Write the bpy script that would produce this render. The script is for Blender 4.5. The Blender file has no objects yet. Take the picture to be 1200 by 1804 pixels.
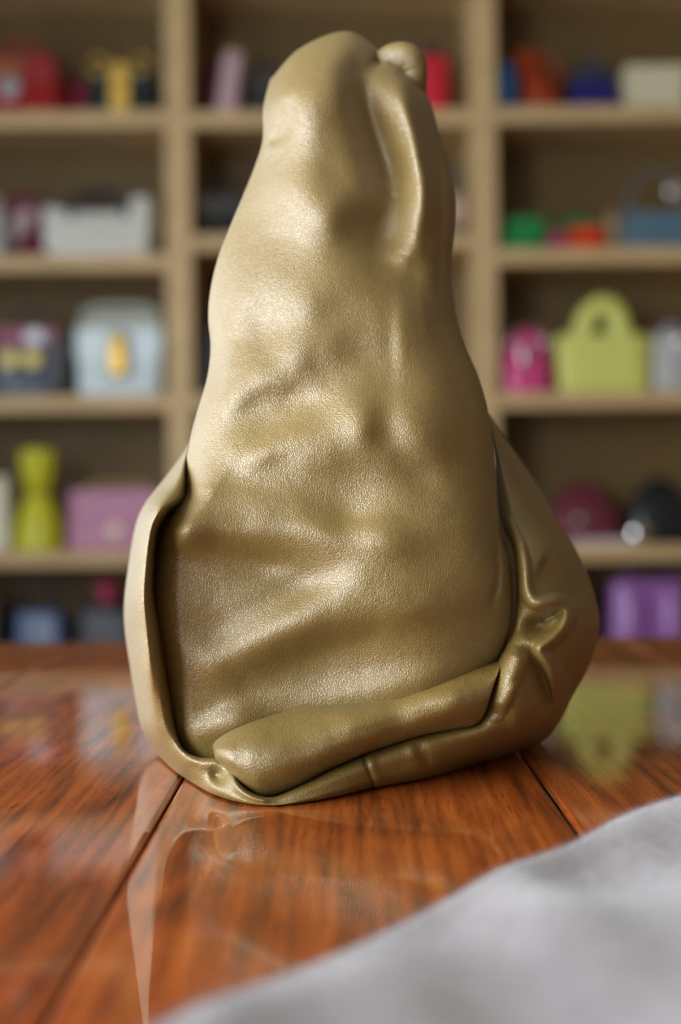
import bpy, bmesh, math, random
import numpy as np
from mathutils import Matrix, Vector

random.seed(7); np.random.seed(7)
S = bpy.context.scene
COL = S.collection

# ------------------------------------------------------------------ camera
F = 50.0 / 36.0 * 1804.0            # focal length in pixels of the 1200x1804 frame
TABLE = 0.75                        # table top height
CAMZ = TABLE + 0.1185
PITCH, ROLL = -0.39, -0.55
cd = bpy.data.cameras.new('camera')
cd.sensor_fit = 'VERTICAL'; cd.sensor_height = 36.0; cd.sensor_width = 24.0; cd.lens = 50.0
cd.clip_start = 0.02; cd.clip_end = 50
cd.dof.use_dof = True; cd.dof.focus_distance = 0.578; cd.dof.aperture_fstop = 4.6
cam = bpy.data.objects.new('camera', cd); COL.objects.link(cam)
CM = Matrix.Rotation(math.radians(90 + PITCH), 4, 'X') @ Matrix.Rotation(math.radians(ROLL), 4, 'Z')
cam.matrix_world = Matrix.Translation((0, 0, CAMZ)) @ CM
S.camera = cam
R3 = np.array(CM.to_3x3())

def at(px, py, d):
    """world points at distance d (along +Y) seen under the photograph's pixel"""
    px = np.asarray(px, float); py = np.asarray(py, float); d = np.asarray(d, float)
    v = np.stack([(px - 600) / F, (902 - py) / F, -np.ones_like(px)], -1) @ R3.T
    p = v * (d / v[..., 1])[..., None]
    p[..., 2] += CAMZ
    return p

# ------------------------------------------------------------------ world, lights, exposure
w = bpy.data.worlds.new('world'); S.world = w; w.use_nodes = True
w.node_tree.nodes['Background'].inputs[0].default_value = (0.75, 0.87, 1.0, 1)
w.node_tree.nodes['Background'].inputs[1].default_value = 1.0
S.view_settings.view_transform = 'Standard'; S.view_settings.look = 'None'
S.view_settings.gamma = 1.0; S.view_settings.use_curve_mapping = False
S.view_settings.exposure = 0.55

def area(name, loc, rot, sx, sy, power, color):
    l = bpy.data.lights.new(name, 'AREA'); l.shape = 'RECTANGLE'; l.size = sx; l.size_y = sy
    l.energy = power; l.color = color
    o = bpy.data.objects.new(name, l); COL.objects.link(o); o.location = loc; o.rotation_euler = rot
    return o
XL, XR, YB, YF, ZC = -1.75, 2.8, 4.86, -3.4, 2.9       # room shell
WINS = [(-2.2, 0.6, 0.65, 2.35), (1.7, 3.5, 0.65, 2.35)]   # left wall windows, the second added to brighten the shelf: y0,y1,z0,z1
for (y0, y1, z0, z1), pw in zip(WINS, (150, 20)):
    area('side_window_and_fill', (XL - 0.04, (y0 + y1) / 2, (z0 + z1) / 2), (0, -math.pi / 2, 0), z1 - z0, y1 - y0, pw, (0.90, 0.96, 1.0))  # the second lamp is an added fill for the shelf
FW = (-1.6, -0.1, 0.8, 2.5)              # window in the wall behind the camera: x0,x1,z0,z1
area('rear_window_daylight', ((FW[0] + FW[1]) / 2, YF - 0.04, (FW[2] + FW[3]) / 2), (math.pi / 2, 0, math.pi), FW[1] - FW[0], FW[3] - FW[2], 70, (0.95, 0.98, 1.0))

# ------------------------------------------------------------------ helpers
def lin(r, g, b):
    f = lambda c: (c / 255 / 12.92) if c / 255 <= 0.04045 else ((c / 255 + 0.055) / 1.055) ** 2.4
    return (f(r), f(g), f(b), 1)

def newmat(name):
    m = bpy.data.materials.new(name); m.use_nodes = True
    nt = m.node_tree; return m, nt, nt.nodes['Principled BSDF']

MATS = {}
def plain(name, rgb, rough=0.5, metal=0.0, var=0.12, scale=30, bump=0.0, coat=0.0):
    if name in MATS: return MATS[name]
    m, nt, p = newmat(name); N = nt.nodes; L = nt.links
    tc = N.new('ShaderNodeTexCoord'); no = N.new('ShaderNodeTexNoise'); no.inputs['Scale'].default_value = scale
    no.inputs['Detail'].default_value = 4
    L.new(tc.outputs['Object'], no.inputs['Vector'])
    mx = N.new('ShaderNodeMix'); mx.data_type = 'RGBA'
    c = lin(*rgb)
    mx.inputs[6].default_value = tuple(v * (1 - var) for v in c[:3]) + (1,)
    mx.inputs[7].default_value = tuple(min(1, v * (1 + var)) for v in c[:3]) + (1,)
    L.new(no.outputs['Fac'], mx.inputs[0]); L.new(mx.outputs[2], p.inputs['Base Color'])
    p.inputs['Roughness'].default_value = rough; p.inputs['Metallic'].default_value = metal
    p.inputs['Coat Weight'].default_value = coat; p.inputs['Coat Roughness'].default_value = 0.15
    if bump:
        b = N.new('ShaderNodeBump'); b.inputs['Strength'].default_value = bump; b.inputs['Distance'].default_value = 0.004
        L.new(no.outputs['Fac'], b.inputs['Height']); L.new(b.outputs['Normal'], p.inputs['Normal'])
    MATS[name] = m
    return m

def mesh_obj(name, V, Fc, mat, parent=None, smooth=True):
    me = bpy.data.meshes.new(name); me.from_pydata([tuple(v) for v in V], [], Fc); me.update()
    if smooth: me.polygons.foreach_set('use_smooth', [True] * len(me.polygons))
    if mat: me.materials.append(mat)
    o = bpy.data.objects.new(name, me); COL.objects.link(o)
    if parent: o.parent = parent
    return o

def fast_mesh(name, V, Q, mat, parent=None):
    """quads only, numpy arrays"""
    me = bpy.data.meshes.new(name)
    V = np.asarray(V, np.float32); Q = np.asarray(Q, np.int32)
    me.vertices.add(len(V)); me.vertices.foreach_set('co', V.ravel())
    me.loops.add(Q.size); me.loops.foreach_set('vertex_index', Q.ravel())
    me.polygons.add(len(Q)); me.polygons.foreach_set('loop_start', np.arange(0, Q.size, 4, dtype=np.int32))
    me.polygons.foreach_set('use_smooth', np.ones(len(Q), bool))
    me.update(calc_edges=True); me.validate()
    if mat: me.materials.append(mat)
    o = bpy.data.objects.new(name, me); COL.objects.link(o)
    if parent: o.parent = parent
    return o

def empty(name, loc, label=None, cat=None, group=None):
    o = bpy.data.objects.new(name, None); o.empty_display_size = 0.05
    COL.objects.link(o); o.location = loc
    tag(o, label, cat, group)
    return o

def tag(o, label=None, cat=None, group=None, kind=None):
    if label: o['label'] = label
    if cat: o['category'] = cat
    if group: o['group'] = group
    if kind: o['kind'] = kind
    return o

def rel(o):
    """keep world geometry, but move the mesh data into its parent's frame"""
    if o.parent:
        o.matrix_parent_inverse = Matrix.Identity(4)
        o.data.transform(Matrix.Translation(-o.parent.location))
    return o

def box(name, lo, hi, mat, parent=None, bevel=0.0, seg=2):
    bm = bmesh.new(); bmesh.ops.create_cube(bm, size=1)
    for v in bm.verts:
        v.co = Vector([(lo[i] + hi[i]) / 2 + v.co[i] * (hi[i] - lo[i]) for i in range(3)])
    if bevel:
        bmesh.ops.bevel(bm, geom=bm.edges[:], offset=bevel, segments=seg, profile=0.5, affect='EDGES')
    me = bpy.data.meshes.new(name); bm.to_mesh(me); bm.free()
    if mat: me.materials.append(mat)
    o = bpy.data.objects.new(name, me); COL.objects.link(o)
    if parent: o.parent = parent
    return o

def struct(name, lo, hi, mat):
    return tag(box(name, lo, hi, mat), kind='structure')

def catmull(P, t):
    """P (n,k) control points, t in [0,1] uniform in index; returns (len(t),k)"""
    P = np.asarray(P, float); n = len(P)
    x = np.clip(np.asarray(t) * (n - 1), 0, n - 1 - 1e-9); i = x.astype(int); f = (x - i)[:, None]
    g = lambda k: P[np.clip(k, 0, n - 1)]
    p0, p1, p2, p3 = g(i - 1), g(i), g(i + 1), g(i + 2)
    p0 = np.where((i == 0)[:, None], 2 * p1 - p2, p0)
    p3 = np.where((i == n - 2)[:, None], 2 * p2 - p1, p3)
    return 0.5 * (2 * p1 + (p2 - p0) * f + (2 * p0 - 5 * p1 + 4 * p2 - p3) * f ** 2 + (3 * p1 - p0 - 3 * p2 + p3) * f ** 3)

def tube(name, path, radii, mat, parent=None, n=12, squash=1.0, m=None, closed=False):
    path = np.asarray(path, float); radii = np.broadcast_to(np.asarray(radii, float), (len(path),))
    if m:
        tt = np.linspace(0, 1, m)
        A = catmull(np.column_stack([path, radii]), tt); path, radii = A[:, :3], A[:, 3]
    T = np.gradient(path, axis=0)
    if closed: T = np.roll(path, -1, 0) - np.roll(path, 1, 0)
    T /= np.linalg.norm(T, axis=1)[:, None] + 1e-12
    up = np.array([0.0, 1, 0.0001])
    if abs(T[:, 1]).mean() > 0.8: up = np.array([1.0, 0, 0])
    V = []
    for p, t, r in zip(path, T, radii):
        a = np.cross(t, up); a /= np.linalg.norm(a) + 1e-12; b = np.cross(a, t)
        for k in range(n):
            th = 2 * math.pi * k / n
            V.append(p + r * (math.cos(th) * a + squash * math.sin(th) * b))
    Fc = []
    M = len(path)
    for i in range(M if closed else M - 1):
        for k in range(n):
            j = (i + 1) % M
            Fc.append((i * n + k, i * n + (k + 1) % n, j * n + (k + 1) % n, j * n + k))
    if not closed:
        Fc.append(tuple(range(n - 1, -1, -1))); Fc.append(tuple((M - 1) * n + k for k in range(n)))
    return mesh_obj(name, V, Fc, mat, parent)

# ------------------------------------------------------------------ materials for the large things
def wood_shelf():
    m, nt, p = newmat('oak_veneer'); N = nt.nodes; L = nt.links
    tc = N.new('ShaderNodeTexCoord'); mp = N.new('ShaderNodeMapping'); mp.inputs['Scale'].default_value = (3, 20, 20)
    no = N.new('ShaderNodeTexNoise'); no.inputs['Scale'].default_value = 3; no.inputs['Detail'].default_value = 6
    L.new(tc.outputs['Object'], mp.inputs[0]); L.new(mp.outputs[0], no.inputs['Vector'])
    r = N.new('ShaderNodeValToRGB'); r.color_ramp.elements[0].color = lin(182, 152, 106); r.color_ramp.elements[1].color = lin(208, 178, 130)
    r.color_ramp.elements[0].position = 0.3; r.color_ramp.elements[1].position = 0.7
    L.new(no.outputs['Fac'], r.inputs[0]); L.new(r.outputs[0], p.inputs['Base Color'])
    p.inputs['Roughness'].default_value = 0.5
    return m
SHELFMAT = wood_shelf()

def table_wood(seed):
    m, nt, p = newmat('lacquered_walnut_%d' % seed); N = nt.nodes; L = nt.links
    tc = N.new('ShaderNodeTexCoord')
    mp = N.new('ShaderNodeMapping'); mp.inputs['Location'].default_value = (seed * 3.7, seed * 1.3, 0)
    L.new(tc.outputs['Object'], mp.inputs[0])
    # cathedral figure: distorted bands along the board
    warp = N.new('ShaderNodeTexNoise'); warp.inputs['Scale'].default_value = 5.5; warp.inputs['Detail'].default_value = 3
    mw = N.new('ShaderNodeMapping'); mw.inputs['Scale'].default_value = (1.6, 0.55, 1)
    L.new(mp.outputs[0], mw.inputs[0]); L.new(mw.outputs[0], warp.inputs['Vector'])
    sx = N.new('ShaderNodeSeparateXYZ'); L.new(mp.outputs[0], sx.inputs[0])
    a1 = N.new('ShaderNodeMath'); a1.operation = 'MULTIPLY_ADD'; a1.inputs[1].default_value = 7.0
    L.new(warp.outputs['Fac'], a1.inputs[0])
    mx = N.new('ShaderNodeMath'); mx.operation = 'MULTIPLY'; mx.inputs[1].default_value = 14.0 if seed % 2 else 22.0
    L.new(sx.outputs[0], mx.inputs[0]); L.new(mx.outputs[0], a1.inputs[2])
    sn = N.new('ShaderNodeMath'); sn.operation = 'MULTIPLY'; sn.inputs[1].default_value = 7.0
    L.new(a1.outputs[0], sn.inputs[0])
    si = N.new('ShaderNodeMath'); si.operation = 'SINE'; L.new(sn.outputs[0], si.inputs[0])
    # fine fibre streaks
    mf = N.new('ShaderNodeMapping'); mf.inputs['Scale'].default_value = (300, 11, 1)
    L.new(mp.outputs[0], mf.inputs[0])
    fib = N.new('ShaderNodeTexNoise'); fib.inputs['Scale'].default_value = 1; fib.inputs['Detail'].default_value = 5
    L.new(mf.outputs[0], fib.inputs['Vector'])
    mpo = N.new('ShaderNodeMapping'); mpo.inputs['Scale'].default_value = (1400, 80, 1)
    L.new(mp.outputs[0], mpo.inputs[0])
    por = N.new('ShaderNodeTexNoise'); por.inputs['Scale'].default_value = 1; por.inputs['Detail'].default_value = 2
    L.new(mpo.outputs[0], por.inputs['Vector'])
    add = N.new('ShaderNodeMath'); add.operation = 'MULTIPLY_ADD'; add.inputs[1].default_value = 0.10
    L.new(si.outputs[0], add.inputs[0]); L.new(fib.outputs['Fac'], add.inputs[2])
    r = N.new('ShaderNodeValToRGB'); e = r.color_ramp.elements
    e[0].position = 0.24; e[0].color = lin(84, 38, 11)
    e[1].position = 0.78; e[1].color = lin(176, 92, 32)
    k = r.color_ramp.elements.new(0.48); k.color = lin(142, 66, 19)
    L.new(add.outputs[0], r.inputs[0])
    pr = N.new('ShaderNodeValToRGB'); pr.color_ramp.elements[0].position = 0.28; pr.color_ramp.elements[1].position = 0.44
    pr.color_ramp.elements[0].color = (0.45, 0.40, 0.36, 1); pr.color_ramp.elements[1].color = (1, 1, 1, 1)
    L.new(por.outputs['Fac'], pr.inputs[0])
    mul = N.new('ShaderNodeMix'); mul.data_type = 'RGBA'; mul.blend_type = 'MULTIPLY'; mul.inputs[0].default_value = 1
    L.new(r.outputs[0], mul.inputs[6]); L.new(pr.outputs[0], mul.inputs[7])
    L.new(mul.outputs[2], p.inputs['Base Color'])
    p.inputs['Roughness'].default_value = 0.45; p.inputs['Specular IOR Level'].default_value = 0.25
    p.inputs['Coat Weight'].default_value = 1.0; p.inputs['Coat Roughness'].default_value = 0.035; p.inputs['Coat IOR'].default_value = 1.42
    cb = N.new('ShaderNodeTexNoise'); cb.inputs['Scale'].default_value = 9; cb.inputs['Detail'].default_value = 2
    L.new(tc.outputs['Object'], cb.inputs['Vector'])
    bp = N.new('ShaderNodeBump'); bp.inputs['Strength'].default_value = 0.04; bp.inputs['Distance'].default_value = 0.004
    L.new(cb.outputs['Fac'], bp.inputs['Height']); L.new(bp.outputs['Normal'], p.inputs['Coat Normal'])
    return m

def leather():
    m, nt, p = newmat('olive_nappa_leather'); N = nt.nodes; L = nt.links
    tc = N.new('ShaderNodeTexCoord')
    n1 = N.new('ShaderNodeTexNoise'); n1.inputs['Scale'].default_value = 14; n1.inputs['Detail'].default_value = 4
    L.new(tc.outputs['Object'], n1.inputs['Vector'])
    r = N.new('ShaderNodeValToRGB'); e = r.color_ramp.elements
    e[0].position = 0.3; e[0].color = lin(112, 90, 34); e[1].position = 0.75; e[1].color = lin(122, 98, 40)
    L.new(n1.outputs['Fac'], r.inputs[0])
    L.new(r.outputs[0], p.inputs['Base Color'])
    p.inputs['Roughness'].default_value = 0.5; p.inputs['Specular IOR Level'].default_value = 0.5
    p.inputs['Coat Weight'].default_value = 1.0; p.inputs['Coat Roughness'].default_value = 0.45; p.inputs['Coat IOR'].default_value = 1.64
    # pebble grain
    nz = N.new('ShaderNodeTexNoise'); nz.inputs['Scale'].default_value = 420; nz.inputs['Detail'].default_value = 2
    L.new(tc.outputs['Object'], nz.inputs['Vector'])
    vm = N.new('ShaderNodeVectorMath'); vm.operation = 'MULTIPLY_ADD'; vm.inputs[1].default_value = (0.0016,) * 3
    L.new(nz.outputs['Color'], vm.inputs[0]); L.new(tc.outputs['Object'], vm.inputs[2])
    vo = N.new('ShaderNodeTexVoronoi'); vo.feature = 'DISTANCE_TO_EDGE'; vo.inputs['Scale'].default_value = 950
    L.new(vm.outputs[0], vo.inputs['Vector'])
    vr = N.new('ShaderNodeMapRange'); vr.inputs[1].default_value = 0.0; vr.inputs[2].default_value = 0.22
    L.new(vo.outputs['Distance'], vr.inputs[0])
    n2 = N.new('ShaderNodeTexNoise'); n2.inputs['Scale'].default_value = 160; n2.inputs['Detail'].default_value = 4
    L.new(tc.outputs['Object'], n2.inputs['Vector'])
    n3 = N.new('ShaderNodeTexNoise'); n3.inputs['Scale'].default_value = 55; n3.inputs['Detail'].default_value = 3
    L.new(tc.outputs['Object'], n3.inputs['Vector'])
    b1 = N.new('ShaderNodeBump'); b1.inputs['Strength'].default_value = 0.2; b1.inputs['Distance'].default_value = 0.0035
    L.new(n3.outputs['Fac'], b1.inputs['Height'])
    b2 = N.new('ShaderNodeBump'); b2.inputs['Strength'].default_value = 0.2; b2.inputs['Distance'].default_value = 0.0009
    L.new(n2.outputs['Fac'], b2.inputs['Height']); L.new(b1.outputs['Normal'], b2.inputs['Normal'])
    b3 = N.new('ShaderNodeBump'); b3.inputs['Strength'].default_value = 0.5; b3.inputs['Distance'].default_value = 0.00023
    L.new(vr.outputs[0], b3.inputs['Height']); L.new(b2.outputs['Normal'], b3.inputs['Normal'])
    L.new(b3.outputs['Normal'], p.inputs['Normal']); L.new(b3.outputs['Normal'], p.inputs['Coat Normal'])
    return m
LEATHER = leather()

# ------------------------------------------------------------------ room
WALL = plain('warm_white_plaster', (118, 96, 68), 0.8, var=0.03, scale=6)
CEIL = plain('white_ceiling_paint', (176, 168, 154), 0.85, var=0.02, scale=6)
FLOOR = plain('brown_floor_boards', (112, 86, 62), 0.4, var=0.2, scale=4)
FRAME = plain('white_window_paint', (232, 230, 226), 0.4, var=0.02)
struct('floor', (XL - 0.2, YF - 0.2, -0.1), (XR + 0.2, YB + 0.2, 0.0), FLOOR)
struct('ceiling', (XL - 0.2, YF - 0.2, ZC), (XR + 0.2, YB + 0.2, ZC + 0.1), CEIL)
struct('wall_back', (XL - 0.2, YB, 0), (XR + 0.2, YB + 0.2, ZC), WALL)
wf_ = tag(bpy.data.objects.new('wall_front', None), kind='structure'); COL.objects.link(wf_)
for (a, b, c, d) in ((XL - 0.2, XR + 0.2, 0, FW[2]), (XL - 0.2, XR + 0.2, FW[3], ZC), (XL - 0.2, FW[0], FW[2], FW[3]), (FW[1], XR + 0.2, FW[2], FW[3])):
    box('wall_section', (a, YF - 0.2, c), (b, YF, d), WALL, wf_)
struct('wall_right', (XR, YF, 0), (XR + 0.2, YB, ZC), WALL)
wl = tag(bpy.data.objects.new('wall_left', None), kind='structure'); COL.objects.link(wl)
def wseg(y0, y1, z0, z1): box('wall_section', (XL - 0.2, y0, z0), (XL, y1, z1), WALL, wl)
z0, z1 = WINS[0][2], WINS[0][3]
wseg(YF, YB, 0, z0); wseg(YF, YB, z1, ZC)
wseg(YF, WINS[0][0], z0, z1); wseg(WINS[0][1], WINS[1][0], z0, z1); wseg(WINS[1][1], YB, z0, z1)
m, nt, p = newmat('window_glass'); p.inputs['Transmission Weight'].default_value = 1; p.inputs['Roughness'].default_value = 0; p.inputs['IOR'].default_value = 1.45
GLASS = m
for i, (y0, y1, z0, z1) in enumerate(WINS):
    wn = tag(bpy.data.objects.new('window_%d' % (i + 1), None), kind='structure'); COL.objects.link(wn)  # the second window is made up to carry the shelf fill
    for (a, b, c, d) in ((y0, y1, z0, z0 + 0.05), (y0, y1, z1 - 0.05, z1), (y0, y0 + 0.05, z0 + 0.05, z1 - 0.05), (y1 - 0.05, y1, z0 + 0.05, z1 - 0.05)):
        box('window_frame', (XL - 0.10, a, c), (XL - 0.05, b, d), FRAME, wn)
    ym = (y0 + y1) / 2
    box('mullion', (XL - 0.09, ym - 0.02, z0 + 0.05), (XL - 0.06, ym + 0.02, z1 - 0.05), FRAME, wn)
    for (a, b) in ((y0 + 0.05, ym - 0.02), (ym + 0.02, y1 - 0.05)):
        box('pane', (XL - 0.085, a, z0 + 0.05), (XL - 0.079, b, z1 - 0.05), GLASS, wn)
    box('window_sill', (XL - 0.05, y0 - 0.04, z0 - 0.03), (XL + 0.06, y1 + 0.04, z0), FRAME, wn)

wn = tag(bpy.data.objects.new('window_3', None), kind='structure'); COL.objects.link(wn)
x0, x1, z0, z1 = FW; xm = (x0 + x1) / 2
for (a, b, c, d) in ((x0, x1, z0, z0 + 0.05), (x0, x1, z1 - 0.05, z1), (x0, x0 + 0.05, z0 + 0.05, z1 - 0.05), (x1 - 0.05, x1, z0 + 0.05, z1 - 0.05)):
    box('window_frame', (a, YF - 0.10, c), (b, YF - 0.05, d), FRAME, wn)
box('mullion', (xm - 0.02, YF - 0.09, z0 + 0.05), (xm + 0.02, YF - 0.06, z1 - 0.05), FRAME, wn)
for (a, b) in ((x0 + 0.05, xm - 0.02), (xm + 0.02, x1 - 0.05)):
    box('pane', (a, YF - 0.085, z0 + 0.05), (b, YF - 0.079, z1 - 0.05), GLASS, wn)
box('window_sill', (x0 - 0.04, YF - 0.05, z0 - 0.03), (x1 + 0.04, YF + 0.06, z0), FRAME, wn)

# ------------------------------------------------------------------ display shelf
D = 4.37                              # distance of the shelf front
PX = D / F
def sx(px): return (px - 600) * PX
def sz(py): return CAMZ - (py - 885) * PX
SHD = 0.36
UP = [-218, 320, 858, 1396]
UPW = 23 * PX
ROWS = [[-66, 191, 444, 692, 966, 1250], [-66, 194, 411, 692, 966, 1250], [-66, 191, 440, 694, 965, 1250]]
TH = 0.050
shelf = empty('display_shelf', (sx(588), D + SHD / 2, 0), 'tall pale oak open display shelf filled with handbags', 'shelf')
for u in UP:
    rel(box('upright', (sx(u) - UPW, D, 0), (sx(u) + UPW, D + SHD, 2.62), SHELFMAT, shelf, 0.003))
BACKM = plain('shelf_back_board', (102, 80, 38), 0.6, var=0.06, scale=5)
for c in range(3):
    xa, xb = sx(UP[c]) + UPW, sx(UP[c + 1]) - UPW
    for py in ROWS[c]:
        rel(box('shelf_board', (xa, D + 0.004, sz(py) - TH), (xb, D + SHD, sz(py)), SHELFMAT, shelf, 0.003))
    rel(box('back_panel', (xa, D + SHD - 0.012, 0.02), (xb, D + SHD, 2.56), BACKM, shelf))

# ------------------------------------------------------------------ table
SEAMS = [-0.529, -0.376, -0.223, -0.0697, 0.0837, 0.2367, 0.390, 0.543]
TY0, TY1 = -0.75, 1.225
table = empty('wooden_table', (0.007, 0.24, 0), 'glossy reddish-brown lacquered plank table under the olive bag', 'table')
TW = [table_wood(k) for k in range(3)]
for k in range(len(SEAMS) - 1):
    g = 0.0006
    rel(box('plank', (SEAMS[k] + g, TY0, TABLE - 0.03), (SEAMS[k + 1] - g, TY1, TABLE), TW[(k * 2 + 1) % 3], table, 0.0018, 2))
rel(box('apron', (SEAMS[0] + 0.05, TY0 + 0.05, TABLE - 0.11), (SEAMS[-1] - 0.05, TY0 + 0.08, TABLE - 0.03), TW[0], table, 0.003))
rel(box('apron', (SEAMS[0] + 0.05, TY1 - 0.08, TABLE - 0.11), (SEAMS[-1] - 0.05, TY1 - 0.05, TABLE - 0.03), TW[0], table, 0.003))
rel(box('apron', (SEAMS[0] + 0.05, TY0 + 0.08, TABLE - 0.11), (SEAMS[0] + 0.08, TY1 - 0.08, TABLE - 0.03), TW[0], table, 0.003))
rel(box('apron', (SEAMS[-1] - 0.08, TY0 + 0.08, TABLE - 0.11), (SEAMS[-1] - 0.05, TY1 - 0.08, TABLE - 0.03), TW[0], table, 0.003))
for x in (SEAMS[0] + 0.04, SEAMS[-1] - 0.10):
    for y in (TY0 + 0.04, TY1 - 0.10):
        rel(box('leg', (x, y, 0), (x + 0.06, y + 0.06, TABLE - 0.03), TW[0], table, 0.004))

# ------------------------------------------------------------------ the olive bag
GX0, GY0, GS = 150, 0, 2.0                      # relief map: origin and spacing in photo pixels
GW, GH = 480, 740
gx, gy = np.meshgrid(GX0 + GS * np.arange(GW), GY0 + GS * np.arange(GH))
MPX = 0.585 / F                                 # metres per pixel on the bag's front

def stroke(pts, wd, amp=1.0, fade=True, roll=False):
    """soft ridge (amp>0) or crease (amp<0) along a polyline; wd may be a list per point"""
    P = catmull(np.array(pts, float), np.linspace(0, 1, max(12, 6 * len(pts)))) if len(pts) > 2 else np.array(pts, float)
    W = np.interp(np.linspace(0, 1, len(P)), np.linspace(0, 1, len(np.atleast_1d(wd))), np.atleast_1d(wd)) if np.ndim(wd) else np.full(len(P), float(wd))
    mw = W.max() * 3 + 4
    out = np.zeros_like(gx)
    i0 = max(0, int((P[:, 0].min() - mw - GX0) / GS)); i1 = min(GW, int((P[:, 0].max() + mw - GX0) / GS) + 1)
    j0 = max(0, int((P[:, 1].min() - mw - GY0) / GS)); j1 = min(GH, int((P[:, 1].max() + mw - GY0) / GS) + 1)
    X = gx[j0:j1, i0:i1]; Y = gy[j0:j1, i0:i1]
    best = np.full(X.shape, 1e9); bt = np.zeros(X.shape); bw = np.full(X.shape, W[0])
    n = len(P)
    for k in range(n - 1):
        a, b = P[k], P[k + 1]; ab = b - a; L2 = ab @ ab + 1e-9
        f = np.clip(((X - a[0]) * ab[0] + (Y - a[1]) * ab[1]) / L2, 0, 1)
        d = (X - a[0] - f * ab[0]) ** 2 + (Y - a[1] - f * ab[1]) ** 2
        mk = d < best
        best = np.where(mk, d, best); bt = np.where(mk, (k + f) / (n - 1), bt); bw = np.where(mk, W[k] + (W[k + 1] - W[k]) * f, bw)
    g = np.exp(-best / bw ** 2) if not roll else np.sqrt(np.clip(1 - best / bw ** 2, 0, 1)) * .75 + .25 * np.exp(-best / bw ** 2)
    if fade: g = g * np.clip(np.minimum(bt, 1 - bt) * 5 + 0.25, 0, 1)
    out[j0:j1, i0:i1] = amp * g
    return out

def blob(cx, cy, rx, ry, ang=0, amp=1.0):
    c, s = math.cos(math.radians(ang)), math.sin(math.radians(ang))
    dx, dy = gx - cx, gy - cy
    a = (dx * c + dy * s) / rx; b = (-dx * s + dy * c) / ry
    return amp * np.exp(-(a * a + b * b))

def relief_from_slopes(B, d=(0.82, 0.57), lam=0.12, gain=1.0):
    """soft dents: the surface whose slope along d is closest to B (least squares)"""
    ph = 64
    Bp = np.pad(B, ph)
    ky = np.fft.fftfreq(Bp.shape[0], GS)[:, None] * 2 * math.pi; kx = np.fft.fftfreq(Bp.shape[1], GS)[None] * 2 * math.pi
    kd = kx * d[0] + ky * d[1]; k2 = kx ** 2 + ky ** 2
    H = -1j * kd * np.fft.fft2(Bp) / (kd ** 2 + lam * k2 + (2 * math.pi / 900) ** 2)
    return gain * np.real(np.fft.ifft2(H))[ph:-ph, ph:-ph]

def softness(seed, size, amp):
    """gentle random unevenness of slack leather"""
    q = np.random.RandomState(seed).normal(size=gx.shape)
    ky = np.fft.fftfreq(gx.shape[0], GS)[:, None]; kx = np.fft.fftfreq(gx.shape[1], GS)[None]
    q = np.real(np.fft.ifft2(np.fft.fft2(q) * np.exp(-(kx ** 2 + ky ** 2) * (size * 2.2) ** 2)))
    return q / q.std() * amp

def sample(G, px, py):
    """smooth (cubic B-spline) lookup in a relief map"""
    x = np.clip((px - GX0) / GS, 1, GW - 3.001); y = np.clip((py - GY0) / GS, 1, GH - 3.001)
    i = x.astype(int); j = y.astype(int); f = x - i; g = y - j
    wf = lambda q: ((1 - q) ** 3 / 6, (3 * q ** 3 - 6 * q ** 2 + 4) / 6, (-3 * q ** 3 + 3 * q ** 2 + 3 * q + 1) / 6, q ** 3 / 6)
    wx, wy = wf(f), wf(g); out = 0
    for b in range(4):
        for a in range(4): out = out + G[j + b - 1, i + a - 1] * wx[a] * wy[b]
    return out

def edge(x, wd):
    """rounded shoulder: 0 at the rim, 1 beyond wd"""
    if np.ndim(wd) == 0 and wd <= 0: return np.ones_like(x)
    q = np.clip(x / wd, 0, 1)
    return np.sqrt(np.clip(1 - (1 - q) ** 2, 0, 1))

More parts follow.
